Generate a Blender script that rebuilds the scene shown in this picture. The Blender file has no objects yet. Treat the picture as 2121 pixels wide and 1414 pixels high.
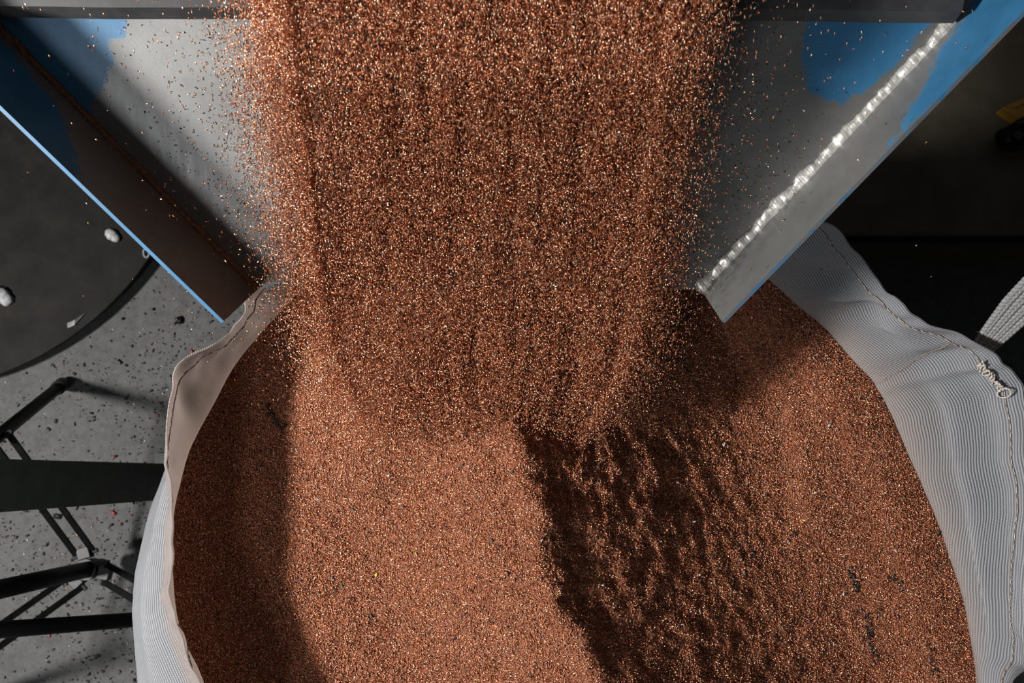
import bpy, math, random
import numpy as np
from mathutils import Vector, Matrix

rng = np.random.RandomState(7)
random.seed(7)
SC = bpy.context.scene
COL = SC.collection

# ------------------------------------------------------------------ camera
CAM_H = 2.2
LENS = 35.0
F = 2121 * LENS / 36.0
CX, CY = 1060.5, 707.0
PITCH = math.atan(273.0 / F)
cam_d = bpy.data.cameras.new('camera')
cam_d.lens = LENS; cam_d.sensor_width = 36.0; cam_d.clip_start = 0.02
cam_d.dof.use_dof = True; cam_d.dof.focus_distance = 1.2; cam_d.dof.aperture_fstop = 9.0
cam = bpy.data.objects.new('camera', cam_d); COL.objects.link(cam)
cam.location = (0, 0, CAM_H); cam.rotation_euler = (PITCH, 0, 0)
SC.camera = cam

# ------------------------------------------------------------------ world, lamps, exposure
w = bpy.data.worlds.new('world'); SC.world = w; w.use_nodes = True
bg = w.node_tree.nodes['Background']
bg.inputs[0].default_value = (0.90, 0.95, 1.0, 1); bg.inputs[1].default_value = 0.06

def area(name, loc, target, size, power, color):
    d = bpy.data.lights.new(name, 'AREA'); d.shape = 'DISK'; d.size = size
    d.energy = power; d.color = color
    o = bpy.data.objects.new(name, d); COL.objects.link(o)
    o.location = loc
    o.rotation_euler = (Vector(target) - Vector(loc)).to_track_quat('-Z', 'Y').to_euler()
    return o
area('work_lamp', (-2.15, -0.36, 2.42), (0.0, -0.1, 0.95), 0.34, 166, (1.0, 0.97, 0.93))
area('hall_lamp', (-1.3, -1.5, 2.8), (-0.2, -0.1, 0.9), 0.5, 20, (0.95, 0.97, 1.0))

SC.view_settings.view_transform = 'Standard'
SC.view_settings.look = 'None'
SC.view_settings.gamma = 1.0
SC.view_settings.use_curve_mapping = False
SC.view_settings.exposure = 0.0

# ------------------------------------------------------------------ helpers
cp, sp = math.cos(PITCH), math.sin(PITCH)
def ray(u, v):
    a, b, c = (u - CX) / F, -(v - CY) / F, -1.0
    return np.array([a, b * cp - c * sp, b * sp + c * cp])
def P(u, v, z):
    r = ray(u, v); t = (z - CAM_H) / r[2]
    return np.array([r[0] * t, r[1] * t, z])
def proj(p):
    p = np.asarray(p, float)
    x, y, z = p[..., 0], p[..., 1], p[..., 2] - CAM_H
    yc = y * cp + z * sp; zc = -y * sp + z * cp
    return CX + F * x / -zc, CY - F * yc / -zc
def onplane(u, v, p0, n):
    r = ray(u, v); o = np.array([0, 0, CAM_H])
    t = np.dot(p0 - o, n) / np.dot(r, n)
    return o + r * t
def unit(a):
    a = np.asarray(a, float); return a / np.linalg.norm(a)

def mesh_obj(name, verts, faces, mat=None, parent=None, smooth=False):
    me = bpy.data.meshes.new(name)
    me.from_pydata([tuple(map(float, v)) for v in verts], [], [tuple(int(i) for i in f) for f in faces])
    me.update()
    if mat: me.materials.append(mat)
    if smooth: me.polygons.foreach_set('use_smooth', [True] * len(me.polygons))
    o = bpy.data.objects.new(name, me); COL.objects.link(o)
    if parent: o.parent = parent
    return o
def tag(o, label=None, cat=None, group=None, kind=None):
    if label: o['label'] = label
    if cat: o['category'] = cat
    if group: o['group'] = group
    if kind: o['kind'] = kind
    return o
def empty(name, loc=(0, 0, 0)):
    o = bpy.data.objects.new(name, None); COL.objects.link(o); o.location = loc
    o.empty_display_size = 0.05
    return o
def under(o, root):                      # parent, keeping world coordinates of the mesh
    o.parent = root
    o.matrix_parent_inverse = Matrix.Translation(-Vector(root.location))
    return o

def box_between(c, ex, ey, ez):
    vs = []
    for k in (-1, 1):
        for j in (-1, 1):
            for i in (-1, 1):
                vs.append(c + ex * i + ey * j + ez * k)
    fs = [(0, 2, 3, 1), (4, 5, 7, 6), (0, 1, 5, 4), (2, 6, 7, 3), (0, 4, 6, 2), (1, 3, 7, 5)]
    return vs, fs
class MB:
    def __init__(s): s.v = []; s.f = []
    def add(s, vs, fs):
        n = len(s.v); s.v += [np.asarray(v, float) for v in vs]; s.f += [tuple(i + n for i in f) for f in fs]; return s
    def box(s, c, ex, ey, ez): return s.add(*box_between(np.asarray(c, float), np.asarray(ex, float), np.asarray(ey, float), np.asarray(ez, float)))
    def tube(s, pts, rad, n=10, cap=True, squash=None):
        pts = [np.asarray(p, float) for p in pts]; vs = []; fs = []
        rads = rad if hasattr(rad, '__len__') else [rad] * len(pts)
        prev = None
        for i, p in enumerate(pts):
            t = unit(pts[min(i + 1, len(pts) - 1)] - pts[max(i - 1, 0)])
            if prev is None:
                a = np.array([0, 0, 1.0]) if abs(t[2]) < .9 else np.array([1.0, 0, 0])
                a = unit(a - t * np.dot(a, t))
            else:
                a = unit(prev - t * np.dot(prev, t))
            prev = a; b = np.cross(t, a)
            for k in range(n):
                th = 2 * math.pi * k / n
                vs.append(p + (a * math.cos(th) + b * math.sin(th)) * rads[i])
        m = len(pts)
        for i in range(m - 1):
            for k in range(n):
                fs.append((i * n + k, i * n + (k + 1) % n, (i + 1) * n + (k + 1) % n, (i + 1) * n + k))
        if cap:
            fs.append(tuple(range(n - 1, -1, -1))); fs.append(tuple((m - 1) * n + k for k in range(n)))
        return s.add(vs, fs)
    def build(s, name, mat, root=None, smooth=False, bevel=0):
        o = mesh_obj(name, s.v, s.f, mat, None, smooth)
        if root: under(o, root)
        if bevel:
            b = o.modifiers.new('bevel', 'BEVEL'); b.width = bevel; b.segments = 2; b.limit_method = 'ANGLE'
        return o

# value noise (numpy) for relief
_G = rng.rand(256, 256)
def vn(x, y):
    x = np.asarray(x, float); y = np.asarray(y, float)
    xi = np.floor(x).astype(int); yi = np.floor(y).astype(int); fx = x - xi; fy = y - yi
    fx = fx * fx * (3 - 2 * fx); fy = fy * fy * (3 - 2 * fy)
    g = lambda a, b: _G[a % 256, b % 256]
    return (g(xi, yi) * (1 - fx) + g(xi + 1, yi) * fx) * (1 - fy) + (g(xi, yi + 1) * (1 - fx) + g(xi + 1, yi + 1) * fx) * fy - .5
def fbm(x, y, o=4):
    s = 0; a = 1.0
    for k in range(o):
        s = s + a * vn(x * 2 ** k + 17.3 * k, y * 2 ** k + 5.1 * k); a *= .5
    return s

def grains(name, c, d, L, R, col, mat, root=None, sliver=False):
    """chopped-wire granules: three-sided prisms, one mesh"""
    N = len(c)
    d = d / np.linalg.norm(d, axis=1)[:, None]
    a = np.cross(d, rng.normal(size=(N, 3))); a /= np.linalg.norm(a, axis=1)[:, None]
    b = np.cross(d, a)
    V = np.empty((N, 6, 3), np.float32)
    if sliver:
        V = np.stack([c - d * (L / 2)[:, None] + a * R[:, None], c - d * (L / 2)[:, None] - a * R[:, None], c + d * (L / 2)[:, None] + b * R[:, None], c + d * (L / 2)[:, None] - b * R[:, None]], 1).astype(np.float32)
    for k in range(0 if sliver else 3):
        th = 2 * math.pi * k / 3
        off = (a * math.cos(th) + b * math.sin(th)) * R[:, None]
        V[:, k] = c - d * (L / 2)[:, None] + off
        V[:, 3 + k] = c + d * (L / 2)[:, None] + off * rng.uniform(.6, 1.1, N)[:, None]
    tmpl = np.array([0, 2, 1, 3, 4, 5, 0, 1, 4, 3, 1, 2, 5, 4, 2, 0, 3, 5], np.int32)
    fl = [3, 3, 4, 4, 4]; nvg = 6
    if sliver: tmpl = np.array([0, 1, 2, 1, 0, 3, 2, 3, 0, 3, 2, 1], np.int32); fl = [3, 3, 3, 3]; nvg = 4
    loops = (tmpl[None, :] + (np.arange(N, dtype=np.int32) * nvg)[:, None]).ravel()
    tot = np.tile(np.array(fl, np.int32), N)
    start = np.concatenate([[0], np.cumsum(tot)[:-1]]).astype(np.int32)
    me = bpy.data.meshes.new(name)
    me.vertices.add(N * nvg); me.vertices.foreach_set('co', V.ravel())
    me.loops.add(len(loops)); me.loops.foreach_set('vertex_index', loops)
    me.polygons.add(len(tot)); me.polygons.foreach_set('loop_start', start)
    at = me.color_attributes.new('gcol', 'FLOAT_COLOR', 'POINT')
    cc = np.ones((N, nvg, 4), np.float32); cc[:, :, :3] = col[:, None, :]
    at.data.foreach_set('color', cc.ravel())
    me.update(calc_edges=True)
    me.materials.append(mat)
    o = bpy.data.objects.new(name, me); COL.objects.link(o)
    if root: under(o, root)
    return o

# ------------------------------------------------------------------ materials
class M:
    def __init__(s, name):
        s.m = bpy.data.materials.new(name); s.m.use_nodes = True
        s.t = s.m.node_tree; s.b = s.t.nodes['Principled BSDF']
    def n(s, typ, **kw):
        nd = s.t.nodes.new(typ)
        for k, v in kw.items():
            if k.startswith('i_'):
                key = k[2:]; key = int(key) if key.isdigit() else key
                nd.inputs[key].default_value = v
            else: setattr(nd, k, v)
        return nd
    def l(s, a, b): s.t.links.new(a, b)
    def math(s, op, a, b=None):
        nd = s.n('ShaderNodeMath', operation=op)
        for i, x in enumerate((a, b)):
            if x is None: continue
            if isinstance(x, (int, float)): nd.inputs[i].default_value = x
            else: s.l(x, nd.inputs[i])
        return nd.outputs[0]
    def ramp(s, fac, stops):
        nd = s.n('ShaderNodeValToRGB'); cr = nd.color_ramp
        while len(cr.elements) < len(stops): cr.elements.new(.5)
        for e, (p, c) in zip(cr.elements, stops):
            e.position = p; e.color = (*c, 1) if len(c) == 3 else c
        s.l(fac, nd.inputs[0]); return nd.outputs[0]
    def mix(s, fac, a, b):
        nd = s.n('ShaderNodeMix', data_type='RGBA')
        for sock, x in ((nd.inputs[0], fac), (nd.inputs[6], a), (nd.inputs[7], b)):
            if isinstance(x, (int, float)): sock.default_value = x
            elif isinstance(x, tuple): sock.default_value = (*x, 1) if len(x) == 3 else x
            else: s.l(x, sock)
        return nd.outputs[2]
    def noise(s, scale, detail=4, rough=.55, vec=None, stretch=None):
        tc = vec
        if tc is None: tc = s.n('ShaderNodeTexCoord').outputs['Object']
        if stretch:
            mp = s.n('ShaderNodeMapping'); mp.inputs['Scale'].default_value = stretch; s.l(tc, mp.inputs[0]); tc = mp.outputs[0]
        nd = s.n('ShaderNodeTexNoise'); nd.inputs['Scale'].default_value = scale
        nd.inputs['Detail'].default_value = detail; nd.inputs['Roughness'].default_value = rough
        s.l(tc, nd.inputs['Vector']); return nd.outputs[0]
    def bump(s, h, strength, dist=.001):
        nd = s.n('ShaderNodeBump'); nd.inputs['Strength'].default_value = strength; nd.inputs['Distance'].default_value = dist
        s.l(h, nd.inputs['Height']); s.l(nd.outputs[0], s.b.inputs['Normal'])
    def set(s, **kw):
        for k, v in kw.items():
            key = {'color': 'Base Color', 'metal': 'Metallic', 'rough': 'Roughness', 'spec': 'Specular IOR Level'}[k]
            if isinstance(v, (int, float)): s.b.inputs[key].default_value = v
            elif isinstance(v, tuple): s.b.inputs[key].default_value = (*v, 1)
            else: s.l(v, s.b.inputs[key])
        return s

def mat_grain(name, metal, rough):
    m = M(name); a = m.n('ShaderNodeAttribute', attribute_name='gcol')
    m.set(color=a.outputs['Color'], metal=metal, rough=rough); return m.m
MG = mat_grain('copper_grain', .88, .33)

m = M('copper_bed')
n1 = m.noise(700, 3, .7)
m.set(color=m.ramp(n1, [(.3, (.04, .011, .005)), (.5, (.20, .065, .03)), (.72, (.60, .26, .14))]), metal=.5, rough=.5)  # dark noise tones paint in the shade of gaps between grains
m.bump(n1, 1.0, .002); MBED = m.m

m = M('concrete')
a1 = m.noise(2.2, 6, .65); a2 = m.noise(55, 5, .7)
v = m.n('ShaderNodeTexVoronoi'); v.inputs['Scale'].default_value = 130
m.l(m.n('ShaderNodeTexCoord').outputs['Object'], v.inputs['Vector'])
base = m.mix(.42, m.mix(.5, m.ramp(a1, [(.35, (.032, .033, .033)), (.65, (.056, .057, .057))]), m.ramp(m.noise(16, 6, .7), [(.38, (.012, .012, .012)), (.50, (.052, .053, .053))])), m.ramp(a2, [(.35, (.02, .02, .02)), (.62, (.066, .067, .067))]))
speck = m.math('MULTIPLY', m.math('LESS_THAN', v.outputs['Distance'], .24), m.math('GREATER_THAN', m.noise(9, 3, .6), .48))
base = m.mix(m.math('MULTIPLY', speck, .7), base, (.018, .015, .015))
m.set(color=base, rough=.75); m.bump(a2, .5, .002); MCON = m.m

def painted(name, bare_lo, bare_hi, metal, blue=(.022, .108, .215)):
    m = M(name); at = m.n('ShaderNodeAttribute', attribute_name='paint')
    nz = m.noise(55, 7, .75); nf = m.noise(500, 3, .7); lo = m.noise(11, 5, .6); st = m.noise(25, 5, .65, stretch=(6, 1, 1))
    sdv = m.math('ADD', at.outputs['Fac'], m.math('MULTIPLY', m.math('SUBTRACT', nz, .5), 55.0))
    sdv = m.math('ADD', sdv, m.math('MULTIPLY', m.math('SUBTRACT', nf, .5), 34.0))
    mask = m.n('ShaderNodeMapRange'); m.l(sdv, mask.inputs[0]); mask.inputs[1].default_value = -3.0; mask.inputs[2].default_value = 4.0
    mk = mask.outputs[0]
    bare = m.mix(m.math('MULTIPLY', nf, .4), m.ramp(lo, [(.3, bare_lo), (.7, bare_hi)]), (.05, .05, .05))
    bl = m.ramp(m.noise(14, 5, .6), [(.3, tuple(c * .8 for c in blue)), (.7, tuple(min(1, c * 1.25) for c in blue))])
    m.set(color=m.mix(mk, bare, bl), metal=m.math('MULTIPLY', m.math('SUBTRACT', 1.0, mk), metal), rough=m.math('ADD', .36, m.math('MULTIPLY', st, .2)))
    m.bump(nf, .12, .0006); return m.m
MPLATE = painted('chute_steel', (.13, .132, .131), (.21, .21, .203), .45)
MEDGE = painted('painted_edge', (.30, .25, .2), (.5, .5, .48), .5, (.03, .19, .42))

def simple(name, c1, c2, scale, rough=.5, metal=0, bump=.2, spec=.5):
    m = M(name); nz = m.noise(scale, 5, .65)
    m.set(color=m.ramp(nz, [(.33, c1), (.67, c2)]), rough=rough, metal=metal, spec=spec); m.bump(nz, bump, .001); return m.m
MDARKST = simple('dark_rubber', (.012, .012, .014), (.032, .032, .034), 22, .6)
MDRUM = simple('black_drum_metal', (.004, .0036, .0032), (.011, .0095, .0085), 14, .65, 0, .4, .12)
MCAB = simple('dark_machine_paint', (.045, .036, .025), (.075, .062, .045), 10, .7, 0, .2, .3)
MPOST = simple('green_grey_paint', (.012, .017, .012), (.032, .042, .030), 40, .5, 0, .3, .35)
MBLK = simple('black_anodised', (.003, .003, .0035), (.006, .006, .007), 30, .45, 0, .1, .08)
MHUB = simple('grey_plastic', (.012, .012, .014), (.022, .022, .025), 30, .5, 0, .1, .3)
MYEL = simple('yellow_paint', (.16, .085, .008), (.25, .14, .012), 30, .55)
MWHITE = simple('white_lump', (.16, .165, .17), (.34, .35, .36), 120, .7, 0, .8)
MWELD = simple('weld_metal', (.40, .385, .36), (.80, .78, .74), 150, .38, .55, .6)
MWELDD = simple('dusty_weld', (.07, .035, .02), (.20, .11, .07), 260, .6, .4, 1.0)
MTHREAD = simple('stitch_thread', (.15, .13, .11), (.45, .42, .38), 420, .45)
MTHREADD = simple('brown_thread', (.10, .065, .05), (.2, .14, .11), 300, .7)
MSTRAP = simple('strap_webbing', (.11, .11, .11), (.22, .22, .22), 500, .6)

def fabric(name, tint, dirt, period, lineamt):
    m = M(name)
    uv = m.n('ShaderNodeUVMap', uv_map='UVMap').outputs[0]
    sx = m.n('ShaderNodeSeparateXYZ'); m.l(uv, sx.inputs[0])
    wob = m.math('MULTIPLY', m.noise(25, 3, .5, vec=uv), .003)
    vv = m.math('ADD', sx.outputs[1], wob)
    ph = m.math('MULTIPLY', vv, 2 * math.pi / period)
    line = m.math('MULTIPLY', m.math('ADD', m.math('SINE', ph), 1.0), .5)
    phu = m.math('MULTIPLY', sx.outputs[0], 2 * math.pi / (period * .9))
    shift = m.math('MULTIPLY', m.math('FLOOR', m.math('DIVIDE', vv, period)), math.pi)
    dash = m.math('MULTIPLY', m.math('ADD', m.math('SINE', m.math('ADD', phu, shift)), 1.0), .5)
    groove = m.math('POWER', line, 1.7)
    spn = m.noise(1.0, 2, .5, vec=uv, stretch=(260, 700, 1))
    spk = m.math('GREATER_THAN', spn, .66)
    big = m.noise(9, 5, .6, vec=uv)
    c = m.ramp(big, [(.3, tuple(x * .86 for x in tint)), (.7, tint)])
    c = m.mix(m.math('MULTIPLY', groove, lineamt), c, tuple(x * .33 for x in tint))
    c = m.mix(m.math('MULTIPLY', spk, .45), c, (.16, .17, .19))
    at = m.n('ShaderNodeAttribute', attribute_name='dust')
    dn = m.math('MULTIPLY', at.outputs['Fac'], m.math('ADD', .35, m.noise(60, 4, .7, vec=uv)))
    c = m.mix(dn, c, dirt)
    m.set(color=c, rough=.5, spec=.35)
    h = m.math('ADD', m.math('MULTIPLY', groove, -1.0), m.math('MULTIPLY', dash, .5))
    m.bump(h, .6, .0012)
    tr = m.n('ShaderNodeBsdfTranslucent'); m.l(m.mix(.5, c, (.50, .45, .42)), tr.inputs[0])
    ad = m.n('ShaderNodeAddShader'); m.l(m.b.outputs[0], ad.inputs[0]); m.l(tr.outputs[0], ad.inputs[1])
    m.l(ad.outputs[0], m.t.nodes['Material Output'].inputs['Surface'])
    return m.m
MFAB = fabric('woven_polypropylene', (.17, .18, .197), (.15, .11, .09), .0034, .95)

# ------------------------------------------------------------------ floor
def grid_floor():
    s = 6.0
    return mesh_obj('floor', [(-s, -s, 0), (s, -s, 0), (s, s, 0), (-s, s, 0)], [(0, 1, 2, 3)], MCON)
tag(grid_floor(), 'grey speckled concrete floor strewn with dark crumbs', None, None, 'structure')

# ------------------------------------------------------------------ bag geometry
ST = [  # contact u, v ; rim u, v ; rim z ; outward bulge of the body
 (1000, 470, 1000, 430, 1.00, .09), (800, 500, 780, 450, 1.00, .09), (640, 590, 545, 592, 1.00, .07),
 (575, 650, 505, 652, 1.01, .05), (490, 750, 440, 712, 1.02, .04), (441, 838, 370, 765, 1.025, .035),
 (407, 900, 357, 830, 1.025, .035), (385, 950, 347, 935, 1.02, .045), (360, 1050, 351, 1020, 1.015, .055),
 (354, 1130, 348, 1110, 1.01, .068), (354, 1215, 347, 1215, 1.01, .080), (368, 1300, 357, 1292, 1.01, .094),
 (408, 1395, 385, 1372, 1.01, .118), (450, 1500, 432, 1460, 1.01, .14), (600, 1750, 560, 1760, 1.0, .12),
 (1000, 1930, 1000, 1980, 1.0, .10), (1700, 1850, 1760, 1920, 1.0, .09), (1990, 1620, 2020, 1640, 1.0, .09),
 (2026, 1500, 2060, 1500, 1.0, .09), (2024, 1410, 2083, 1412, 1.0, .08), (2012, 1330, 2112, 1375, 1.0, .08),
 (1996, 1245, 2126, 1290, 1.0, .08), (1972, 1170, 2130, 1170, 1.0, .08), (1935, 1065, 2130, 1020, 1.0, .08),
 (1882, 945, 2130, 890, 1.01, .08), (1850, 870, 2126, 800, 1.015, .08), (1812, 797, 2088, 738, 1.02, .08),
 (1765, 745, 2010, 692, 1.015, .08), (1708, 680, 1930, 655, 1.01, .08), (1655, 635, 1878, 620, 1.01, .08),
 (1600, 585, 1828, 588, 1.0, .08), (1550, 540, 1770, 525, 1.0, .08), (1480, 500, 1700, 463, 1.0, .08),
 (1280, 470, 1480, 425, 1.0, .09)]
ZC = .93
def zbase(x): return .90 + .035 * np.clip((x + .43) / .93, 0, 1)
contact = np.array([P(s[0], s[1], float(zbase((s[0] - CX) * .00062))) for s in ST]); rim = np.array([P(s[2], s[3], s[4]) for s in ST])
bulge = np.array([s[5] for s in ST])
NS = len(ST); SUB = 20; NU = NS * SUB
def cr(arr, t):
    i = int(math.floor(t)) % NS; f = t - math.floor(t)
    a, b, c, d = arr[(i - 1) % NS], arr[i], arr[(i + 1) % NS], arr[(i + 2) % NS]
    return .5 * (2 * b + (c - a) * f + (2 * a - 5 * b + 4 * c - d) * f * f + (3 * b - a - 3 * c + d) * f ** 3)
T = np.arange(NU) / SUB
CON = np.array([cr(contact, t) for t in T]); RIM = np.array([cr(rim, t) for t in T]); BUL = np.array([cr(bulge, t) for t in T])
CEN = CON.mean(0); CEN[2] = 0
tang = np.roll(CON, -1, 0) - np.roll(CON, 1, 0); tang[:, 2] = 0
outw = np.stack([tang[:, 1], -tang[:, 0], 0 * tang[:, 0]], 1); outw /= np.linalg.norm(outw, axis=1)[:, None]
if np.mean(np.sum(outw * (CON - CEN), 1)) < 0: outw = -outw
for _ in range(20): outw = (np.roll(outw, 1, 0) + outw + np.roll(outw, -1, 0)) / 3
outw /= np.linalg.norm(outw, axis=1)[:, None]
def lerp(a, b, f): return a + (b - a) * f
body = CON + outw * BUL[:, None]; body[:, 2] = .74
up2 = CON + outw * (BUL * .62)[:, None]; up2[:, 2] = .865
low = CEN + (CON - CEN) * .98; low[:, 2] = .30
b0 = CEN + (CON - CEN) * .88; b0[:, 2] = .03
bb = CEN + (CON - CEN) * .82; bb[:, 2] = .003
CONz = CON.copy()
keys = [bb, b0, low, body, up2, CONz, None, RIM]
keys[6] = lerp(CON, RIM, .5) + outw * .004
def crk(K, t):
    n = len(K); i = min(int(t), n - 2); f = t - i
    a = K[max(i - 1, 0)]; b = K[i]; c = K[i + 1]; d = K[min(i + 2, n - 1)]
    return .5 * (2 * b + (c - a) * f + (2 * a - 5 * b + 4 * c - d) * f * f + (3 * b - a - 3 * c + d) * f ** 3)
segs = [2, 6, 8, 8, 8, 12, 14]
tv = [0.0]
for k, n in enumerate(segs): tv += [k + (j + 1) / n for j in range(n)]
rings = [crk(keys, t) for t in tv]
arcu = np.concatenate([[0], np.cumsum(np.linalg.norm(np.roll(CON, -1, 0) - CON, axis=1))])
BAG = np.array(rings)                                # (NV, NU, 3)
NV = len(BAG)
FOLDS = [(23.5, 1.9, .42, .07, -.0065), (24.6, 1.5, .60, .08, .006), (22.0, 1.6, .62, .06, .004), (24.9, .8, .34, .05, .005), (21.4, 1.5, .40, .06, -.004),
         (25.9, .16, .55, .5, -.004), (26.45, .30, .62, .25, .008), (27.4, .7, .60, .10, -.007), (28.6, .45, .55, .16, .009), (29.4, .5, .50, .12, -.005),
         (30.3, .35, .62, .16, .006), (31.4, .6, .5, .12, -.005), (23.0, 2.5, .86, .05, -.003), (5.6, .5, .6, .2, .004), (3.4, .5, .5, .2, -.005), (10.2, .3, .7, .3, .004)]
# folds and slack in the unfilled collar, small creases on the body
for j, t in enumerate(tv):
    a = max(0, t - 5.0) / 2.0                        # 0 at contact, 1 at rim
    amp = .0055 * math.sin(min(1, a) * math.pi * .55) if t > 5 else 0
    fold = fbm(arcu[:-1] * 9, np.full(NU, a * 1.2 + 3), 3)
    fold2 = fbm(arcu[:-1] * 30, np.full(NU, a * 2.0 + 9), 2)
    BAG[j] += outw * (fold * amp * 2.8 + fold2 * amp * 1.1)[:, None]
    BAG[j][:, 2] += fbm(arcu[:-1] * 7, np.full(NU, 1.7), 3) * .012 * max(0, a)
    if t > 5:
        for (tc, wt, ac, wa, am) in FOLDS:
            BAG[j] += outw * (am * 1.45 * np.exp(-(((T - tc + NS / 2) % NS - NS / 2) / wt) ** 2 - ((a - ac) / wa) ** 2))[:, None]
    if 2 < t < 5: BAG[j] += outw * (fbm(arcu[:-1] * 12, np.full(NU, t * 3), 3) * .006 * math.sin((t - 2) / 3 * math.pi))[:, None]
L_v = np.zeros((NV, NU)); L_v[1:] = np.cumsum(np.linalg.norm(BAG[1:] - BAG[:-1], axis=2), 0)
toprim = L_v[-1][None] - L_v                         # distance down from rim
# hem: the folded-over top 22 mm stands proud to the inside
hem = np.clip((.024 - toprim) / .002, 0, 1); BAG -= outw[None] * (hem * .0016)[..., None]

def bag_mesh():
    verts = BAG.reshape(-1, 3); faces = []
    for j in range(NV - 1):
        for i in range(NU):
            faces.append((j * NU + i, j * NU + (i + 1) % NU, (j + 1) * NU + (i + 1) % NU, (j + 1) * NU + i))
    faces.append(tuple(range(NU - 1, -1, -1)))
    root = empty('bulk_bag', (float(CEN[0]), float(CEN[1]), 0))
    o = mesh_obj('fabric_wall', verts, faces, MFAB, None, True); under(o, root)
    me = o.data
    uvl = me.uv_layers.new(name='UVMap'); li = np.zeros(len(me.loops), np.int32); me.loops.foreach_get('vertex_index', li)
    uvs = np.zeros((len(li), 2), np.float32)
    jj, ii = li // NU, li % NU
    uvs[:, 0] = arcu[ii]; uvs[:, 1] = L_v[-1].mean() - toprim[jj, ii]
    nq = (NV - 1) * NU
    last = (np.arange(nq) % NU) == NU - 1
    q = uvs[:nq * 4].reshape(nq, 4, 2); q[last, 1, 0] = arcu[NU]; q[last, 2, 0] = arcu[NU]
    uvl.data.foreach_set('uv', uvs.ravel())
    at = me.attributes.new('dust', 'FLOAT', 'POINT')
    tt = np.array(tv)[:, None] * np.ones((1, NU))
    d = np.clip(1 - np.abs(tt - 5.0) / 1.0, 0, 1) ** 1.5 * (tt > 4.7)
    left = np.clip(-(BAG[..., 0] + .05) / .2, 0, 1)
    d = np.clip(d * .75 + left * .55 * (tt > 4.9), 0, 1)
    at.data.foreach_set('value', d.ravel().astype(np.float32))
    s = o.modifiers.new('cloth', 'SOLIDIFY'); s.thickness = .0022; s.offset = 0
    return root, o
bagroot, bagwall = bag_mesh()
tag(bagroot, 'large white woven bulk bag, open topped, full of copper granules', 'bulk bag')

def bag_at(t, dist, lift=.0015, inner=True):
    """point on the inner face: ring station t, metres below the rim"""
    i = int(round(t * SUB)) % NU
    col = toprim[:, i]
    j = np.interp(-dist, -col, np.arange(NV)); j0 = int(j); f = j - j0; j1 = min(j0 + 1, NV - 1)
    p = BAG[j0, i] * (1 - f) + BAG[j1, i] * f
    tv_ = unit(BAG[min(j0 + 1, NV - 1), i] - BAG[max(j0 - 1, 0), i])
    tu = unit(BAG[j0, (i + 1) % NU] - BAG[j0, (i - 1) % NU])
    n = unit(np.cross(tu, tv_))
    if np.dot(n, -outw[i]) < 0: n = -n
    if not inner: n = -n
    return p + n * lift, n, tu

# seam stitching: thread dashes along the hem
def stitching():
    for name, mat, d0, gap, rad, lab in (('hem_stitching', MTHREAD, .0215, .009, .0006, 'pale thread dashes along the hem'), ('hem_fold_line', MTHREADD, .0225, .004, .0007, 'brown dusty line under the hem')):
        mb = MB(); t = 0.0; pts = []
        step = .25 / 5
        acc = 0; prev = None; seg = []
        tt = np.arange(0, NS, 1 / SUB)
        for k, t in enumerate(tt):
            p, n, tu = bag_at(t, d0 + .0012 * math.sin(k * .7), .0022)
            if name == 'hem_fold_line': seg.append(p); continue
            acc += 0 if prev is None else np.linalg.norm(p - prev); prev = p
            seg.append(p)
            if acc > gap:
                a, b = seg[0], seg[-1]
                n2 = n * .0012
                mb.tube([a - n2 * 1.2, lerp(a, b, .25) + n2 * .4, lerp(a, b, .6) + n2 * .4, lerp(a, b, .86) - n2 * 1.2], rad, 5)
                seg = [p]; acc = 0
        if name == 'hem_fold_line':
            mb.tube(seg + [seg[0]], [.0006 + .0004 * random.random() for _ in range(len(seg) + 1)], 4, cap=False)
        o = mb.build(name, mat, bagroot, True); o['label'] = lab
        if name == 'hem_stitching': o['kind'] = 'stuff'
stitching()

# corner seams where the side panels meet
def seam(t0, t1, name='panel_seam'):
    pts = []
    i0 = int(round(t0 * SUB)) % NU
    full = toprim[np.searchsorted(np.array(tv), 4.95), i0]
    for f in np.linspace(0.12, 1, 40):
        p, n, tu = bag_at(lerp(t1, t0, f), full * f, .0012); pts.append(p)
    MB().tube(pts, [.0007 + .0004 * random.random() for _ in pts], 5).build(name, MTHREADD, bagroot, True)
seam(26, 27.0)
# knotted thread at the right-hand corner
def corner_knot():
    mb = MB()
    base, n, tu = bag_at(25.85, .020, .003)
    down = unit(bag_at(25.1, .02)[0] - bag_at(25.95, .02)[0]); tu = unit(np.cross(n, down))
    for k in range(5):
        pts = []
        ph = random.random() * 6
        for q in np.linspace(0, 1, 60):
            off = down * (q * .042 - .012) + tu * (.0055 * math.sin(q * 16 + ph) * (1 - .3 * q)) + n * (.0025 + .002 * math.cos(q * 21 + ph * 2))
            pts.append(base + off)
        mb.tube(pts, [.0010 + .0005 * math.sin(i * 1.1) for i in range(60)], 6)
    ring = [base + down * .034 + tu * (.009 * math.cos(a)) + down * (.006 * math.sin(a)) + n * .004 for a in np.linspace(0, 2 * math.pi, 24)]
    mb.tube(ring, .0012, 6)
    o = mb.build('corner_knot', MTHREAD, bagroot, True); o['label'] = 'tangled knotted thread at the bag corner'
corner_knot()

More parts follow.
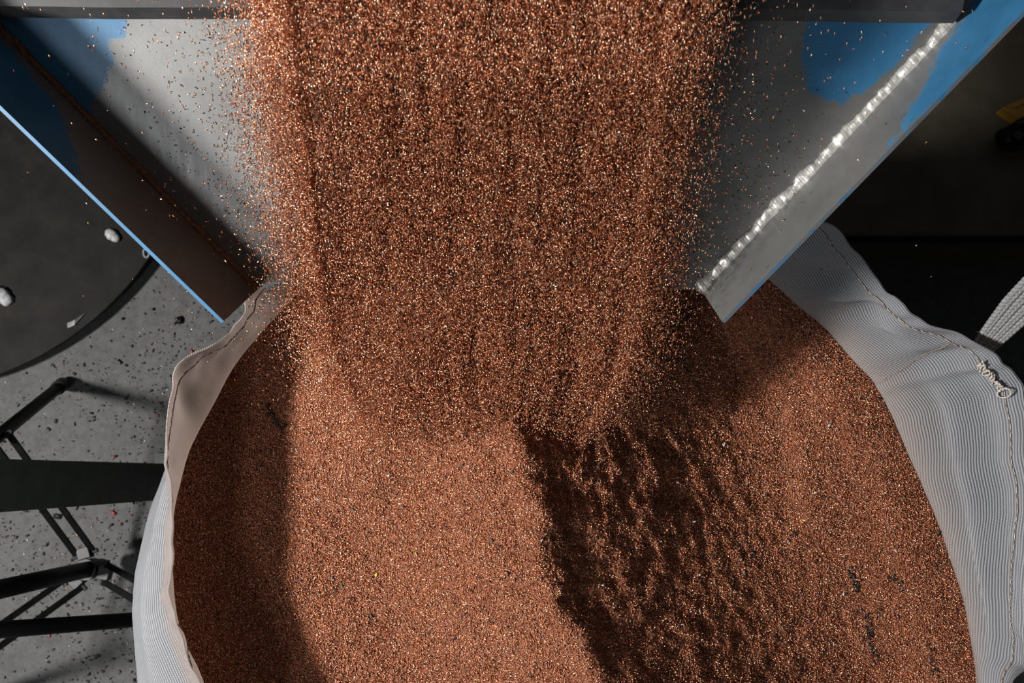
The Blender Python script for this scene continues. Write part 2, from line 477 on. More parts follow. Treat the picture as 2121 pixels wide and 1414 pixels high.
# lifting loop of woven webbing at the right corner, rising out of frame
def lifting_loop():
    a = P(2012, 745, .955); b = P(2092, 655, 1.02); c = P(2180, 560, 1.12); d = P(2330, 420, 1.25)
    pts = []
    for f in np.linspace(0, 1, 260):
        p = (1 - f) ** 3 * a + 3 * (1 - f) ** 2 * f * b + 3 * (1 - f) * f * f * c + f ** 3 * d
        pts.append(p)
    nw = 36; vs = []; fs = []
    for i, p in enumerate(pts):
        t = unit(pts[min(i + 1, 259)] - pts[max(i - 1, 0)])
        wd = unit(np.cross(t, np.array([-.15, -.2, 1.0]))); n = np.cross(wd, t)
        half = .010 + .011 * min(1, i / 110.0)
        s = i * .0013
        for k in range(nw + 1):
            q = k / nw * 2 - 1
            wale = (q * 4 + 4) ; cell = math.floor(wale); fr = wale - cell
            ridge = abs(math.sin(fr * math.pi)) ** .6
            ch = .5 + .5 * math.sin((s / .0085 + (fr if cell % 2 else -fr)) * 2 * math.pi)
            h = .0010 * ridge + .0022 * ch * ridge
            vs.append(p + wd * q * half + n * h)
    for i in range(259):
        for k in range(nw):
            fs.append((i * (nw + 1) + k, (i + 1) * (nw + 1) + k, (i + 1) * (nw + 1) + k + 1, i * (nw + 1) + k + 1))
    o = mesh_obj('lifting_loop', vs, fs, MSTRAP, None, True); under(o, bagroot)
    s = o.modifiers.new('thick', 'SOLIDIFY'); s.thickness = .002; s.offset = -1
    o['label'] = 'grey-white braided lifting strap at the right corner'
    mb = MB()
    for k in range(3):
        p = pts[14 + k * 16]; n = np.array([-.6, .6, .3])
        side = unit(np.cross(unit(pts[20] - pts[10]), np.array([0, 0, 1.])))
        if side[1] < 0: side = -side
        q0 = p + side * .012
        mb.tube([q0 + side * (.009 * math.sin(f * 2.5 + k)) + np.array([-.008 * f, .002 * f, .004 * math.sin(f * 3)]) for f in np.linspace(0, 1.3, 12)], .0003, 4)
    f = mb.build('loose_fibre', MTHREAD, o, True)
    f.matrix_parent_inverse = Matrix.Identity(4); f.parent = o
lifting_loop()

# ------------------------------------------------------------------ copper pile
def at95(u, v): p = P(u, v, .96); return p[0], p[1]
ridge_px = [(1010, 700), (1040, 830), (1058, 930), (1092, 1040), (1115, 1150), (1135, 1250), (1190, 1340), (1270, 1430), (1330, 1600), (1350, 1900)]
rp = np.array([at95(*q) for q in ridge_px]); rp = rp[np.argsort(rp[:, 1])]
def sm(x, a, b):
    t = np.clip((x - a) / (b - a), 0, 1); return t * t * (3 - 2 * t)
Ypk = at95(1050, 915)[1]
def pile_h(x, y):
    xr = np.interp(y, rp[:, 1], rp[:, 0]) + fbm(y * 22, y * 0 + 3.3, 4) * .022
    s = x - xr
    hr = .120 * (1 - sm(y, Ypk - .03, Ypk + .22))
    hr = hr * (1 - .30 * sm(-y, .18, .5))
    left = hr * (.72 * (1 - sm(-s, -.06, .24)) + .28 * (1 - sm(-s, -.05, .45)))
    low_ = -.047 - .012 * sm(-y, 0, .4)
    sp_ = np.maximum(s, -.02)
    prof = (1 - np.exp(-sp_ / .05)) * .016 + sp_ * .435 * sm(sp_, -.02, .05)
    A1 = hr - prof; bank = low_ + (sp_ - .23) * .19
    kk = 45.0
    right = np.log(np.exp(kk * A1) + np.exp(kk * np.minimum(low_, A1 + 1)) + np.exp(kk * bank)) / kk
    right = np.minimum(right, np.maximum(.012, A1)) 
    right = right + (left * 0 + hr - np.log(np.exp(kk * hr) + np.exp(kk * low_) + np.exp(kk * (low_ - .066))) / kk) * np.exp(-sp_ / .03)
    wb = sm(s, -.022, .026); h = left * (1 - wb) + right * wb
    h = h - .003 * np.exp(-(s / .03) ** 2) * np.clip(hr / .1, 0, 1)
    # impact cone below the stream
    cxk, cyk = at95(985, 840)
    r = np.hypot((x - cxk) / 1.25, y - cyk)
    h = np.maximum(h, .095 - r * .42)
    # dark hollow right of the lip, slide texture
    slide = np.clip(s / .012, 0, 1) * (1 - sm(s, .26, .40)) * (1 - .5 * sm(s, .10, .25)) * (1 - sm(y, Ypk + .0, Ypk + .12))
    rel = .45 * fbm(x * 26 + y * 10, y * 16 - x * 6, 4) + .42 * fbm(x * 85 + y * 26, y * 38 - x * 12, 4)
    h = h + slide * rel * .010
    h = h + fbm(x * 9, y * 9, 4) * .006 + fbm(x * 60, y * 60, 3) * .0022 * (1 + slide)
    # an arc-shaped slump step in the right bank
    ax, ay = at95(1290, 1010); rr = np.hypot(x - ax, (y - ay) * .85)
    h = h - .010 * (sm(rr, .215, .245) * -1 + 1) * sm(x, ax + .03, ax + .12) * sm(y, ay - .13, ay + .0)
    return h
NR = 150
bx = CON - CEN
def pile_xyz(fr, i):
    """fr 0 centre .. 1 wall"""
    xy = CEN[None, :2] + bx[i][:, :2] * fr[:, None]
    wgt = 1 - sm(fr, .80, 1.0)
    z = zbase(xy[:, 0]) + pile_h(xy[:, 0], xy[:, 1]) * wgt + 0.002 * (1 - wgt)
    z = z * wgt + (1 - wgt) * (CON[i][:, 2] + .002)
    return np.column_stack([xy, z])
def pile_mesh():
    fr = np.linspace(0, 1, NR + 1)[1:]
    vs = [pile_xyz(np.array([0.0]), np.array([0]))[0]]
    idx = np.arange(NU)
    for f in fr: vs += list(pile_xyz(np.full(NU, f), idx))
    sk = rings[tv.index(4.875) if 4.875 in tv else np.searchsorted(tv, 4.87)].copy() - outw * .002
    vs += list(sk)
    fs = [(0, 1 + (i + 1) % NU, 1 + i) for i in range(NU)]
    for r in range(NR):
        for i in range(NU):
            a = 1 + r * NU
            fs.append((a + i, a + (i + 1) % NU, a + NU + (i + 1) % NU, a + NU + i))
    o = mesh_obj('copper_pile', vs, fs, MBED, None, True)
    import bmesh
    bm = bmesh.new(); bm.from_mesh(o.data); bmesh.ops.recalc_face_normals(bm, faces=bm.faces); bm.to_mesh(o.data); bm.free()
    return o
pile = pile_mesh()
tag(pile, 'heaped bed of shredded copper granules filling the white bulk bag', 'copper granules', None, 'stuff')

PAL = np.array([(.98, .53, .33), (.86, .385, .21), (.62, .22, .105), (.40, .12, .05), (1.0, .74, .56)])
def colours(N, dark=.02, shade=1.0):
    c = PAL[rng.choice(5, N, p=[.24, .24, .22, .17, .13])] * rng.uniform(.7, 1.15, (N, 1)) * shade  # larger share of dark reds also stands in for shadow between grains
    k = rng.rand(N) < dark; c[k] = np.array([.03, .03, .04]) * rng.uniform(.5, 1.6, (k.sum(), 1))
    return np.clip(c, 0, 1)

def pile_grains():
    N = 800000
    i = rng.randint(0, NU, N); f = np.sqrt(rng.rand(N)) * .998
    p = pile_xyz(f, i)
    # random position between spokes
    p2 = pile_xyz(f, (i + 1) % NU); q = rng.rand(N)[:, None]; p = p * q + p2 * (1 - q)
    # wedge-area weighting and what the camera can see
    wa = np.linalg.norm(bx[i], axis=1) * np.linalg.norm(bx[(i + 1) % NU] - bx[i], axis=1)
    u, v = proj(p)
    keep = (rng.rand(N) < wa / wa.max() * 1.6) & (v < 1450) & (v > 560 - 60)
    cov = (u > 660) & (u < 1340) & (v < 640)
    keep &= ~(cov & (rng.rand(N) < .8))
    p = p[keep][:320000]; N = len(p)
    d = rng.normal(size=(N, 3)); d[:, 2] *= .45
    p[:, 2] += rng.uniform(.0001, .0012, N)
    L = rng.uniform(.0016, .0040, N); R = rng.uniform(.00045, .00080, N)
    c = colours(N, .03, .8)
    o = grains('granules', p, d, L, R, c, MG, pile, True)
    o['kind'] = 'stuff'
    print('pile grains', N)
pile_grains()
def bits():
    spec = [(565, 858, 0.0035, (.01, .01, .012)), (960, 962, .003, (.02, .02, .03)), (1500, 920, .003, (.45, .45, .45)), (835, 1050, .0032, (.10, .05, .06)),
            (1018, 1118, .0028, (.05, .06, .1)), (780, 1190, .0026, (.5, .42, .03)), (862, 1146, .002, (.4, .4, .05)), (770, 1275, .003, (.03, .03, .04)),
            (1718, 880, .003, (.3, .3, .3)), (1755, 918, .0018, (.4, .02, .02)), (1690, 1020, .0026, (.4, .4, .4)), (1438, 1080, .0025, (.6, .6, .6)),
            (1560, 1145, .003, (.03, .05, .08)), (940, 1322, .0028, (.03, .04, .08)), (708, 1212, .002, (.02, .2, .04)), (1944, 1104, .0035, (.01, .01, .01)),
            (590, 880, .0022, (.01, .01, .01)), (700, 1060, .002, (.05, .03, .03))]
    for k in range(150):
        spec.append((rng.uniform(420, 1950), rng.uniform(640, 1410), rng.uniform(.0012, .0024), random.choice([(.02, .02, .03), (.01, .01, .01), (.03, .04, .08), (.35, .35, .35), (.02, .02, .02)])))
    # dark clotted streaks of insulation dust
    for (x0, y0, x1, y1, n) in ((1762, 1182, 1776, 1226, 40), (1795, 1275, 1812, 1370, 50), (548, 840, 585, 890, 40), (1925, 1335, 1940, 1400, 18), (1846, 1190, 1870, 1215, 14)):
        for k in range(n):
            f = random.random(); spec.append((lerp(x0, x1, f) + random.gauss(0, 4), lerp(y0, y1, f) + random.gauss(0, 4), .0016, (.012, .01, .012)))
    c = []; s = []; col = []
    for (u, v, r, cc) in spec:
        q = P(u, v, .95)
        for _ in range(4):
            fr = 1.0
            dx, dy = q[0] - CEN[0], q[1] - CEN[1]
            rad = np.hypot(bx[:, 0], bx[:, 1]); ang = np.arctan2(bx[:, 1], bx[:, 0]); th = math.atan2(dy, dx)
            ii = int(np.argmin(np.abs(np.angle(np.exp(1j * (ang - th)))))); fr = math.hypot(dx, dy) / rad[ii]
            if fr > .99: break
            z = pile_xyz(np.array([fr]), np.array([ii]))[0][2]; q = P(u, v, z + .001)
        if fr > .99: continue
        c.append(q + np.array([0, 0, .0008])); s.append(r); col.append(cc)
    N = len(c); s = np.array(s); d = rng.normal(size=(N, 3)); d[:, 2] *= .3
    o = grains('plastic_crumbs', np.array(c), d, s * 1.9, s * .62, np.array(col), mat_grain('crumb_plastic', 0, .5), pile); o['kind'] = 'stuff'
    o['label'] = 'black, grey and coloured cable insulation crumbs'
bits()

# ------------------------------------------------------------------ chute
TH = math.radians(30)
LIPZ = 1.12
n_pl = np.array([0, -math.sin(TH), math.cos(TH)])
BL = P(532, 600, LIPZ); BR = P(1452, 600, LIPZ)
def pl(u, v, off=0): return onplane(u, v, BL + n_pl * off, n_pl)
TL = pl(8, 68); TR = pl(1962, 56)
TL = BL + (TL - BL) * 1.75; TR = BR + (TR - BR) * 1.75
HF = .092
oBR = P(1495, 665, LIPZ + .075); oBL = P(464, 665, LIPZ + .075)
# outer (upper) edges of the side walls run to where the photo shows them leaving the frame
def edge_pt(ob, u, v):                      # point on the wall-top height plane through ob
    return onplane(u, v, ob, n_pl)
oTR = edge_pt(oBR, 2121, 22); oTL = edge_pt(oBL, 0, 218)
oTR = oBR + (oTR - oBR) * 1.62; oTL = oBL + (oTL - oBL) * 1.9

def sdpoly(u, v, poly):
    poly = np.array(poly, float); x = np.stack([u, v], -1)
    dmin = np.full(u.shape, 1e9); ins = np.zeros(u.shape, bool)
    for k in range(len(poly)):
        a = poly[k]; b = poly[(k + 1) % len(poly)]; e = b - a; w_ = x - a
        t = np.clip((w_ @ e) / (e @ e), 0, 1); d = np.linalg.norm(w_ - t[..., None] * e, axis=-1); dmin = np.minimum(dmin, d)
        c1 = (a[1] > x[..., 1]) != (b[1] > x[..., 1])
        with np.errstate(divide='ignore', invalid='ignore'):
            c2 = x[..., 0] < (b[0] - a[0]) * (x[..., 1] - a[1]) / (b[1] - a[1] + 1e-12) + a[0]
        ins ^= (c1 & c2)
    return np.where(ins, dmin, -dmin)

def sheet(name, c00, c10, c11, c01, thick, polys, mat, root, nu=110, nv=110, back=40.0, edge=20.0):
    """thick steel sheet; c00,c10 lower edge, c01,c11 upper edge; thick = vector from face to back"""
    vs = []; 
    uu, vv_ = np.meshgrid(np.linspace(0, 1, nu), np.linspace(0, 1, nv))
    Pt = (c00[None, None] * ((1 - uu) * (1 - vv_))[..., None] + c10 * (uu * (1 - vv_))[..., None] + c11 * (uu * vv_)[..., None] + c01 * ((1 - uu) * vv_)[..., None])
    px, py = proj(Pt)
    val = np.full(px.shape, -60.0)
    for pg in polys: val = np.maximum(val, sdpoly(px, py, pg))
    F_ = Pt.reshape(-1, 3); B_ = F_ + thick
    n = nu * nv; fs = []
    for j in range(nv - 1):
        for i in range(nu - 1):
            a = j * nu + i; fs.append((a, a + 1, a + nu + 1, a + nu))
            fs.append((n + a, n + a + nu, n + a + nu + 1, n + a + 1))
    per = [i for i in range(nu)] + [j * nu + nu - 1 for j in range(1, nv)] + [(nv - 1) * nu + i for i in range(nu - 2, -1, -1)] + [j * nu for j in range(nv - 2, 0, -1)]
    # rim faces get their own vertices so paint values do not bleed
    base = 2 * n; ring = [F_[k] for k in per] + [B_[k] for k in per]; m = len(per)
    for k in range(m):
        k2 = (k + 1) % m; fs.append((base + k, base + m + k, base + m + k2, base + k2))
    o = mesh_obj(name, list(F_) + list(B_) + ring, fs, mat)
    at = o.data.attributes.new('paint', 'FLOAT', 'POINT')
    at.data.foreach_set('value', np.concatenate([val.ravel(), np.full(n, back), np.full(2 * m, edge)]).astype(np.float32))
    import bmesh
    bm = bmesh.new(); bm.from_mesh(o.data); bmesh.ops.recalc_face_normals(bm, faces=bm.faces); bm.to_mesh(o.data); bm.free()
    return under(o, root)
chute = empty('discharge_chute', tuple(map(float, (BL + BR) / 2)))
tag(chute, 'tapering steel discharge chute with welded side walls and worn blue paint', 'chute')
plate_blue = [[(-900, -600), (230, -600), (262, 45), (262, 72), (226, 86), (236, 130), (205, 190), (150, 300), (-900, 300)],
              [(1640, -600), (1670, 50), (1660, 120), (1672, 175), (1700, 205), (1745, 214), (1790, 190), (1850, 140), (1905, 70), (2000, -10), (2300, -600)]]
sheet('base_plate', BL, BR, TR, TL, -n_pl * .005, plate_blue, MPLATE, chute, 300, 200)
rw_blue = [[(2600, -600), (2150, -200), (2020, -10), (1985, 50), (1950, 100), (1925, 150), (1905, 190), (1880, 225), (1862, 270), (1835, 305), (2200, -20), (2600, -400)]]
lw_blue = [[(-900, -600), (-40, 40), (30, 110), (110, 210), (150, 300), (175, 380), (60, 340), (-900, 0)]]
rthick = unit(np.cross(oBR - BR, TR - BR)); rthick = rthick * (1 if rthick[0] > 0 else -1) * .004
lthick = unit(np.cross(oBL - BL, TL - BL)); lthick = lthick * (1 if lthick[0] < 0 else -1) * .004
sheet('side_wall', BR, oBR, oTR, TR, rthick, rw_blue, MPLATE, chute, 30, 150, 4.0, -1.0)['label'] = 'right side wall, bare steel below blue paint'
sheet('side_wall', BL, oBL, oTL, TL, lthick, lw_blue, MPLATE, chute, 30, 150)['label'] = 'left side wall in shadow, with blue top edge'

def weld(a, b, r, mat, n=520, jig=.5, tip=True):
    a = np.asarray(a); b = np.asarray(b); t = unit(b - a); L = np.linalg.norm(b - a)
    e1 = unit(np.cross(t, n_pl)); e2 = np.cross(e1, t); vs = []; fs = []; K = 14
    for i in range(n):
        f = i / (n - 1); s = f * L
        rr = r * (1 + .28 * fbm(np.array(s * 55), np.array(3.1), 3) * 2 * jig)
        c = a + t * s + e1 * float(vn(s * 45, 7.7)) * r * .8 + n_pl * r * .35
        if tip: rr *= (1 + .5 * math.exp(-((s - .010) / .007) ** 2)) * min(1, .45 + s / .006)
        for k in range(K):
            th = 2 * math.pi * k / K
            rip = .012 * math.sin((s / .0031 + .6 * float(vn(s * 90, 1.0)) + .5 * math.cos(th)) * 2 * math.pi) + .8 * float(vn(s * 130 + th * .8, th * 2.6)) * jig + .55 * float(vn(s * 260 + 40, th * 5)) * jig
            q = rr * (1 + rip)
            vs.append(c + e1 * math.cos(th) * q * 1.15 + e2 * math.sin(th) * q * .8)
    for i in range(n - 1):
        for k in range(K):
            fs.append((i * K + k, i * K + (k + 1) % K, (i + 1) * K + (k + 1) % K, (i + 1) * K + k))
    fs += [tuple(range(K)), tuple((n - 1) * K + k for k in range(K))]
    o = mesh_obj('weld_bead', vs, fs, mat, None, True); return under(o, chute)
weld(BR + (TR - BR) * -.004, BR + (TR - BR) * .585, .0070, MWELD)['label'] = 'bright rippled silver weld bead'
weld(BL + (TL - BL) * .0, BL + (TL - BL) * .9, .0042, MWELDD, 420, .5, False)['label'] = 'brown dusty weld bead'

# cross panel lying over the upper part of the chute
xl = pl(-60, 36, .012); xr = pl(1975, 47, .012)
up = unit(TL - BL + (TR - BR)); up = np.array([0, math.cos(TH), math.sin(TH)])
pts = []
lo = []
for f in np.linspace(0, 1, 60):
    p = lerp(xl, xr, f); p = p - up * float(vn(f * 14, 2.2)) * .0025; lo.append(p)
vs = []; fs = []
for p in lo: vs += [p, p + up * .012 + n_pl * .016, p + up * .42 + n_pl * .016, p + up * .42]
for i in range(59):
    for k in range(4):
        fs.append((i * 4 + k, i * 4 + (k + 1) % 4, (i + 1) * 4 + (k + 1) % 4, (i + 1) * 4 + k))
fs += [(3, 2, 1, 0), tuple(59 * 4 + k for k in range(4))]
o = mesh_obj('rubber_apron', vs, fs, MDARKST)
tag(o, 'black rubber apron lying across the top of the steel chute', 'apron')

# ------------------------------------------------------------------ falling stream
def stream():
    way = [(-170, 1.405), (0, 1.36), (300, 1.25), (600, 1.143), (760, 1.06), (930, .985)]
    vv = np.array([a for a, b in way], float)
    yz = np.array([P(1000, a, b)[1:] for a, b in way])
    hw_l = np.array([480, 445, 400, 355, 300, 230.]); hw_r = np.array([480, 440, 385, 345, 320, 210.]); ce = np.array([995, 995, 993, 990, 985, 990.])
    N = 470000
    v = rng.uniform(-170, 925, N)
    keep = rng.rand(N) < np.interp(v, [-170, 500, 700, 800, 870, 925], [1, 1, .92, .70, .38, .06]); v = v[keep]; N = len(v)
    q = rng.uniform(-1, 1, N)
    edge = rng.rand(N)
    tail = edge < .20
    q[tail] = np.sign(rng.normal(size=tail.sum())) * (1 + .0 + np.abs(rng.normal(0, 1, tail.sum())) * .16 - .10)
    soft = (~tail) & (np.abs(q) > .86) & (rng.rand(N) < (np.abs(q) - .86) / .14 * .6); ok = ~soft
    ribs = vn(q * 26 + 50, v * .004) + .6 * vn(q * 60 + 9, v * .007 + 4) + .5 * vn(q * 9, v * .01)
    amp = np.interp(v, [0, 500, 925], [1.1, .8, 1.2])
    ok &= rng.rand(N) < .86 + ribs * amp * .8
    q = q[ok]; v = v[ok]; N = len(q)
    Y = np.interp(v, vv, yz[:, 0]); Z = np.interp(v, vv, yz[:, 1])
    hl = np.interp(v, vv, hw_l); hr_ = np.interp(v, vv, hw_r); c0 = np.interp(v, vv, ce)
    u = c0 + np.where(q < 0, q * hl, q * hr_)
    scale = F / (CAM_H - Z)
    X = (u - 1060.5) / scale * 1.0
    thick = np.interp(v, [0, 600, 925], [.022, .020, .008])
    nrm = rng.normal(0, 1, N) * thick
    p = np.column_stack([X, Y + nrm * -.5 + rng.normal(0, .004, N), Z + nrm * .8])
    # far outliers
    M_ = 2600
    v2 = rng.uniform(-100, 880, M_); sd = np.where(rng.rand(M_) < .5, -1, 1)
    wl = np.interp(v2, [0, 500, 900], [150, 85, 60]); ex = np.abs(rng.exponential(1, M_)) * wl
    u2 = np.interp(v2, vv, ce) + sd * (np.interp(v2, vv, hw_l) + ex)
    Z2 = np.interp(v2, vv, yz[:, 1]) + rng.normal(0, .02, M_); 
    p2 = np.array([P(a, b, c) for a, b, c in zip(u2, v2, Z2)])
    p = np.vstack([p, p2]); v = np.concatenate([v, v2])
    # keep clear of the pile, plate and walls
    hp = zbase(p[:, 0]) + pile_h(p[:, 0], p[:, 1]) + .004
    ok = p[:, 2] > hp
    dpl = (p - BL) @ n_pl; ok &= (p[:, 1] < BL[1]) | (dpl > .008)
    p = p[ok]; v = v[ok]; N = len(p)
    vel = np.column_stack([rng.normal(0, .28, N) , -.75 + rng.normal(0, .3, N), -1.0 + rng.normal(0, .45, N)])
    tumble = rng.rand(N) < .30; vel[tumble] = rng.normal(size=(tumble.sum(), 3))
    L = rng.uniform(.0020, .0044, N); R = rng.uniform(.00034, .00062, N); cc = colours(N, .03, 1.0)
    big = v < 150; ib = np.where(big)[0][:112000]; ism = np.where(~big)[0]; ism = ism[rng.permutation(len(ism))[:215000]]
    print('stream', len(ib), len(ism), big.sum(), (~big).sum())
    o = grains('falling_granules', p[ib], vel[ib], L[ib], R[ib], cc[ib], MG)
    o2 = grains('finer_granules', p[ism], vel[ism], L[ism], R[ism] * 1.25, cc[ism], MG, o, True); o2['kind'] = 'stuff'
    tag(o, 'stream of copper granules pouring through the air into the bag', 'copper granules', None, 'stuff')
    print('stream', N)
stream()

# granules resting on the chute plate
def on_chute():
    N = 1500
    u = np.concatenate([rng.normal(480, 110, N // 2), rng.normal(1500, 90, N - N // 2)]); v = rng.uniform(50, 595, N)
    p = np.array([pl(a, b, .0006) for a, b in zip(u, v)])
    f = (p[:, 1] - BL[1]) / (TL[1] - BL[1])
    xl_ = BL[0] + (TL[0] - BL[0]) * f; xr_ = BR[0] + (TR[0] - BR[0]) * f
    ok = (p[:, 0] > xl_ + .01) & (p[:, 0] < xr_ - .012); p = p[ok]; N = len(p)
    d = rng.normal(size=(N, 3)); d -= (d @ n_pl)[:, None] * n_pl * .9
    c = colours(N, .35)
    o = grains('dust_granules', p, d, rng.uniform(.001, .0026, N), rng.uniform(.0003, .0005, N), c, MG, chute); o['kind'] = 'stuff'
on_chute()

# ------------------------------------------------------------------ left background
# green-grey post
post = empty('machine_post', (-.72, -.0163, 0))
tag(post, 'upright dark green-grey steel post standing left of the bag', 'post')
MB().box((-.72, -.0163, .51), (.036, 0, 0), (0, .0355, 0), (0, 0, .50)).build('upright', MPOST, post, bevel=.002)
MB().box((-.72, -.0163, .006), (.06, 0, 0), (0, .06, 0), (0, 0, .006)).build('foot_plate', MPOST, post)

# low round black drum base
def drum():
    z = .045
    A, B, C_ = [P(*q, z)[:2] for q in ((311, 532), (181, 673), (0, 775))]
    m_ = np.array([B - A, C_ - A]) * 2; rhs = np.array([B @ B - A @ A, C_ @ C_ - A @ A])
    c = np.linalg.solve(m_, rhs); r = np.linalg.norm(A - c)
    root = empty('round_base', (c[0], c[1], 0))
    tag(root, 'big round black metal base on the floor under the chute', 'machine base')
    n = 160; vs = []; fs = []
    prof = [(r - .07, 0), (r - .05, z - .012), (r - .001, z - .008), (r, z - .004), (r - .002, z), (r * .55, z + .001), (r * .3, z + .001)]
    for (rr, zz) in prof:
        for k in range(n):
            th = 2 * math.pi * k / n; vs.append((c[0] + rr * math.cos(th), c[1] + rr * math.sin(th), zz))
    for i in range(len(prof) - 1):
        for k in range(n): fs.append((i * n + k, i * n + (k + 1) % n, (i + 1) * n + (k + 1) % n, (i + 1) * n + k))
    fs.append(tuple((len(prof) - 1) * n + k for k in range(n))); fs.append(tuple(range(n - 1, -1, -1)))
    o = mesh_obj('disc', vs, fs, MDRUM, None, False); under(o, root)
    for (u, v, s, st) in ((232, 487, .0125, 1.4), (4, 612, .018, 1.5)):
        q = P(u, v, z + .006)
        mb = MB(); nn = 14
        for (dx, dy, k) in ((0, 0, 1), (.6, -.5, .8), (-.5, .35, .8)):
            vs = []; fs = []
            cc = q + np.array([dx, dy, 0]) * s
            for a in range(8):
                ph = math.pi * a / 7
                for b in range(nn):
                    th = 2 * math.pi * b / nn; rr = s * k * (1 + .25 * float(vn(a * 1.7 + u, b * .9)))
                    vs.append(cc + np.array([math.sin(ph) * math.cos(th) * rr, math.sin(ph) * math.sin(th) * rr, math.cos(ph) * rr * .8]))
            for a in range(7):
                for b in range(nn): fs.append((a * nn + b, a * nn + (b + 1) % nn, (a + 1) * nn + (b + 1) % nn, (a + 1) * nn + b))
            mb.add(vs, fs)
        o = mb.build('bolt_head', MWHITE, root, True); o['label'] = 'bolt caked in whitish grime'
    # flattened scrap of foil near the rim, and a small ring eye by the chute wall
    q = P(303, 524, z + .01)
    MB().tube([q + np.array([.006 * math.cos(a), .009 * math.sin(a), .003 * math.sin(a)]) for a in np.linspace(0, 2 * math.pi, 20)], .0028, 6).build('ring_eye', simple('dull_zinc', (.05, .055, .06), (.10, .11, .12), 60, .5), root, True)
    q = P(152, 668, z + .002)
    MB().add([q + np.array(t_) for t_ in ((-.012, -.012, 0), (.004, -.006, .003), (.026, .022, .002), (.006, .006, .006), (-.012, -.002, .004))], [(0, 1, 3, 4), (1, 2, 3)]).build('foil_scrap', simple('dull_foil', (.03, .03, .03), (.07, .07, .07), 60, .5), root)
drum()

# light stand
def stand():
    hub = P(185, 1178, .12); top = np.array([hub[0], hub[1], 1.0])
    root = empty('light_stand', (float(hub[0]), float(hub[1]), 0))
    tag(root, 'black tripod stand with paired leg braces beside the bag', 'tripod stand')
    MB().tube([(hub[0], hub[1], .06), (hub[0], hub[1], .55)], .0165, 20).build('pole', MBLK, root, True)
    MB().tube([(hub[0], hub[1], .55), (hub[0], hub[1], 1.05)], .0150, 20).build('inner_pole', MBLK, root, True)
    MB().tube([top - np.array([0, 0, .05]), top], .028, 16).build('upper_collar', MHUB, root, False)
    feet = [P(130, 795, .012), P(604, 1259, .012), np.array([hub[0] - .29, hub[1] - .29, .012])]
    MB().tube([(hub[0], hub[1], .100), (hub[0], hub[1], .140)], .021, 16).build('lower_collar', MHUB, root, False)
    for k, ft in enumerate(feet):
        g = unit(np.array([ft[0] - hub[0], ft[1] - hub[1], 0])); side = np.array([-g[1], g[0], 0])
        a = top + g * .03 - np.array([0, 0, .02])
        MB().tube([a, lerp(a, ft, .985)], .0125, 14).build('leg', MBLK, root, True)
        MB().tube([lerp(a, ft, .965), lerp(a, ft, 1.0)], .0155, 14).build('rubber_foot', MHUB, root, True)
        m1 = lerp(ft, a, .35); h1 = hub + g * .032
        for sgn in (-1, 1):
            s_ = side * .017 * sgn
            p0, p1 = h1 + s_, m1 + s_; t = unit(p1 - p0); nn = unit(np.cross(t, side))
            MB().box((p0 + p1) / 2, (p1 - p0) / 2, side * .0022 if False else side * .0058, nn * .0028).build('brace', MBLK, root)
        t = unit(m1 - h1)
        MB().box(hub + g * .034, g * .012, side * .013, np.array([0, 0, .012])).build('hinge_block', MHUB, root, bevel=.0015)
        MB().tube([h1 - side * .026, h1 + side * .026], .005, 10).build('bolt', MHUB, root, False)
        MB().tube([m1 - side * .026, m1 + side * .026], .005, 10).build('bolt', MHUB, root, False)
stand()

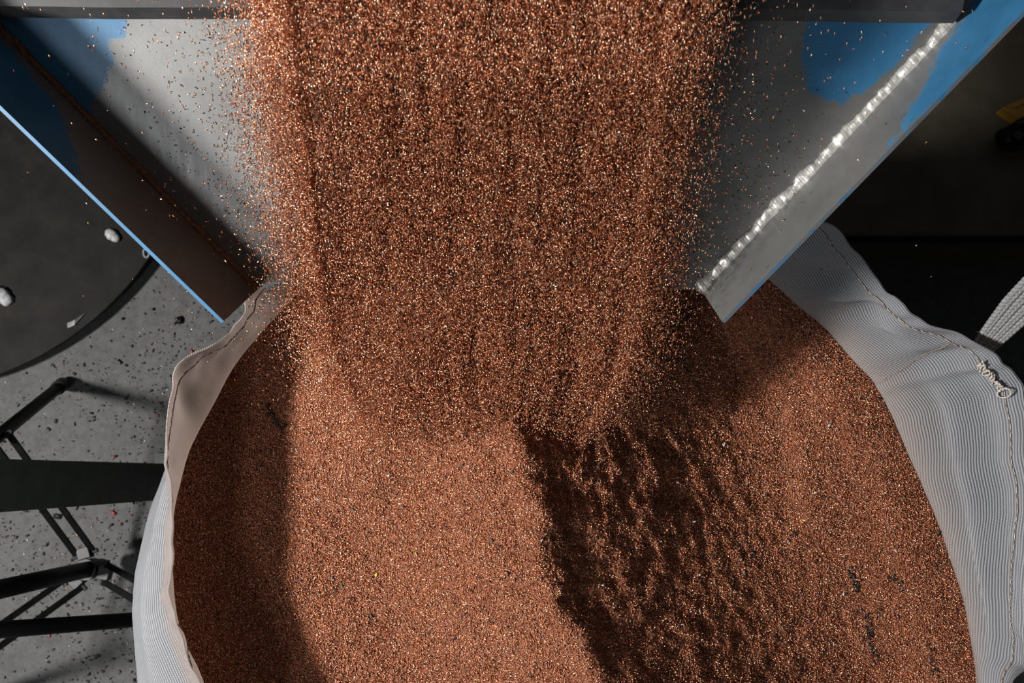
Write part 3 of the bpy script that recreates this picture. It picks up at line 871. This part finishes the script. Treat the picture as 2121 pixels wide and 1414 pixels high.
# crumbs and stray granules on the floor
def floor_bits():
    N = 9000
    u = rng.uniform(-60, 640, N); v = rng.uniform(480, 1450, N)
    den = .35 + 1.0 * vn(u * .01, v * .01) + .5 * sm(u, 150, 420)
    ok = rng.rand(N) < np.clip(den, .1, 1); u = u[ok]; v = v[ok]
    p = np.array([P(a, b, .0015) for a, b in zip(u, v)])
    # nothing inside the round base or the bag
    A, B, C_ = [P(*q, .045)[:2] for q in ((311, 532), (181, 673), (0, 775))]
    m_ = np.array([B - A, C_ - A]) * 2; c = np.linalg.solve(m_, np.array([B @ B - A @ A, C_ @ C_ - A @ A])); r = np.linalg.norm(A - c)
    ok = np.linalg.norm(p[:, :2] - c, axis=1) > r + .005
    ok &= ~((np.abs(p[:, 0] + .72) < .068) & (np.abs(p[:, 1] + .0163) < .068))
    ok &= p[:, 0] < -.55
    p = p[ok]; N = len(p)
    k = rng.rand(N); col = np.zeros((N, 3)); col[:] = (.012, .011, .011)
    col[k > .62] = (.05, .035, .03); col[k > .76] = (.22, .05, .04); col[k > .84] = (.6, .33, .22); col[k > .93] = (.75, .75, .72); col[k > .99] = (.5, .45, .1)
    d = rng.normal(size=(N, 3)); d[:, 2] *= .2
    L = rng.lognormal(math.log(.0029), .5, N); L[k > .84] *= .6
    o = grains('floor_crumbs', p, d, L, L * .38, col, mat_grain('crumb', .1, .5))
    tag(o, 'dark crumbs and stray copper flecks scattered on the concrete left of bag', 'debris', None, 'stuff')
    for (u_, v_, s, e) in ((372, 663, .0075, 1.2), (318, 640, .0035, 1), (255, 660, .0035, 1)):
        q = P(u_, v_, s * .6); vs = []; fs = []; nn = 9
        for a in range(6):
            ph = math.pi * a / 5
            for b in range(nn):
                th = 2 * math.pi * b / nn; rr = s * (1 + .5 * float(vn(a * 1.3 + u_, b * .8)))
                vs.append(q + np.array([math.sin(ph) * math.cos(th) * rr, math.sin(ph) * math.sin(th) * rr * e, math.cos(ph) * rr * .6]))
        for a in range(5):
            for b in range(nn): fs.append((a * nn + b, a * nn + (b + 1) % nn, (a + 1) * nn + (b + 1) % nn, (a + 1) * nn + b))
        o = mesh_obj('rubber_crumb', vs, fs, MBLK, None, True)
        tag(o, {372: 'largest black rubber crumb on the concrete, near the chute corner', 318: 'small black crumb on the concrete, left of the largest crumb', 255: 'small black crumb on the concrete, nearest the round base'}[u_], 'crumb')
floor_bits()

# ------------------------------------------------------------------ right background
Yc = float(P(1900, 487, .25)[1])
cab = empty('machine_bed', (1.1, Yc + .5, 0))
tag(cab, 'low dark brown machine bed behind the bag, right of the chute', 'machine bed')
MB().box((1.15, Yc + .55, .13), (.95, 0, 0), (0, .55, 0), (0, 0, .12)).build('body', MCAB, cab, bevel=.006)
MB().box((1.15, Yc + .56, .005), (.93, 0, 0), (0, .53, 0), (0, 0, .005)).build('base', MDRUM, cab)
MB().box((1.15, Yc - .004, .225), (.95, 0, 0), (0, .004, 0), (0, 0, .012)).build('edge_strip', MDRUM, cab)
# yellow bar end
def ybar():
    root = empty('yellow_bar', tuple(map(float, P(2120, 215, .25))))
    tag(root, 'yellow painted steel bar end lying on the dark machine bed', 'steel bar')
    a = P(2077, 222, .285); d = unit(P(2160, 186, .285) - a); s = np.array([d[1], -d[0], 0])
    c0 = a + s * .014
    vs = []
    for (t, q, z) in ((0, -.014, .285), (.020, .020, .285), (.30, -.012, .285), (.30, .024, .285), (0, -.014, .25), (.02, .020, .25), (.3, -.012, .25), (.3, .024, .25)):
        p = c0 + d * t + s * q; vs.append((p[0], p[1], z))
    MB().add(vs, [(0, 1, 3, 2), (4, 6, 7, 5), (0, 4, 5, 1), (1, 5, 7, 3), (3, 7, 6, 2), (2, 6, 4, 0)]).build('bar', MYEL, root, bevel=.002)
    vs2 = []
    p = [c0 + d * t + s * q for (t, q) in ((.004, -.0135), (.3, -.0115), (.3, -.003), (.016, -.003))]
    mb = MB(); mb.add([np.array([a_[0], a_[1], .286]) for a_ in p] + [np.array([a_[0], a_[1], .292]) for a_ in p], [(4, 5, 6, 7), (0, 1, 5, 4), (1, 2, 6, 5), (2, 3, 7, 6), (3, 0, 4, 7)])
    mb.build('flange', MYEL, root)
ybar()
def clamp():
    z0 = .25; root = empty('black_bracket', tuple(map(float, P(2110, 285, z0))))
    tag(root, 'black bolted bracket on the machine bed below the yellow bar', 'bracket')
    px = [(2059, 281), (2066, 270), (2098, 256), (2190, 250), (2190, 300), (2121, 309), (2098, 315), (2068, 312), (2063, 300)]
    b = [P(u, v, z0) for u, v in px]; t = [P(u, v, z0 + .03) for u, v in px]; n = len(px)
    MB().add(b + t, [tuple(range(n - 1, -1, -1)), tuple(range(n, 2 * n))] + [(i, (i + 1) % n, n + (i + 1) % n, n + i) for i in range(n)]).build('block', MBLK, root, bevel=.003)
    for (u, v, r) in ((2108, 282, .010), (2086, 291, .006)):
        q = P(u, v, z0 + .032)
        MB().tube([q, q + np.array([0, 0, .006])], r, 6).build('bolt', MHUB, root)
clamp()
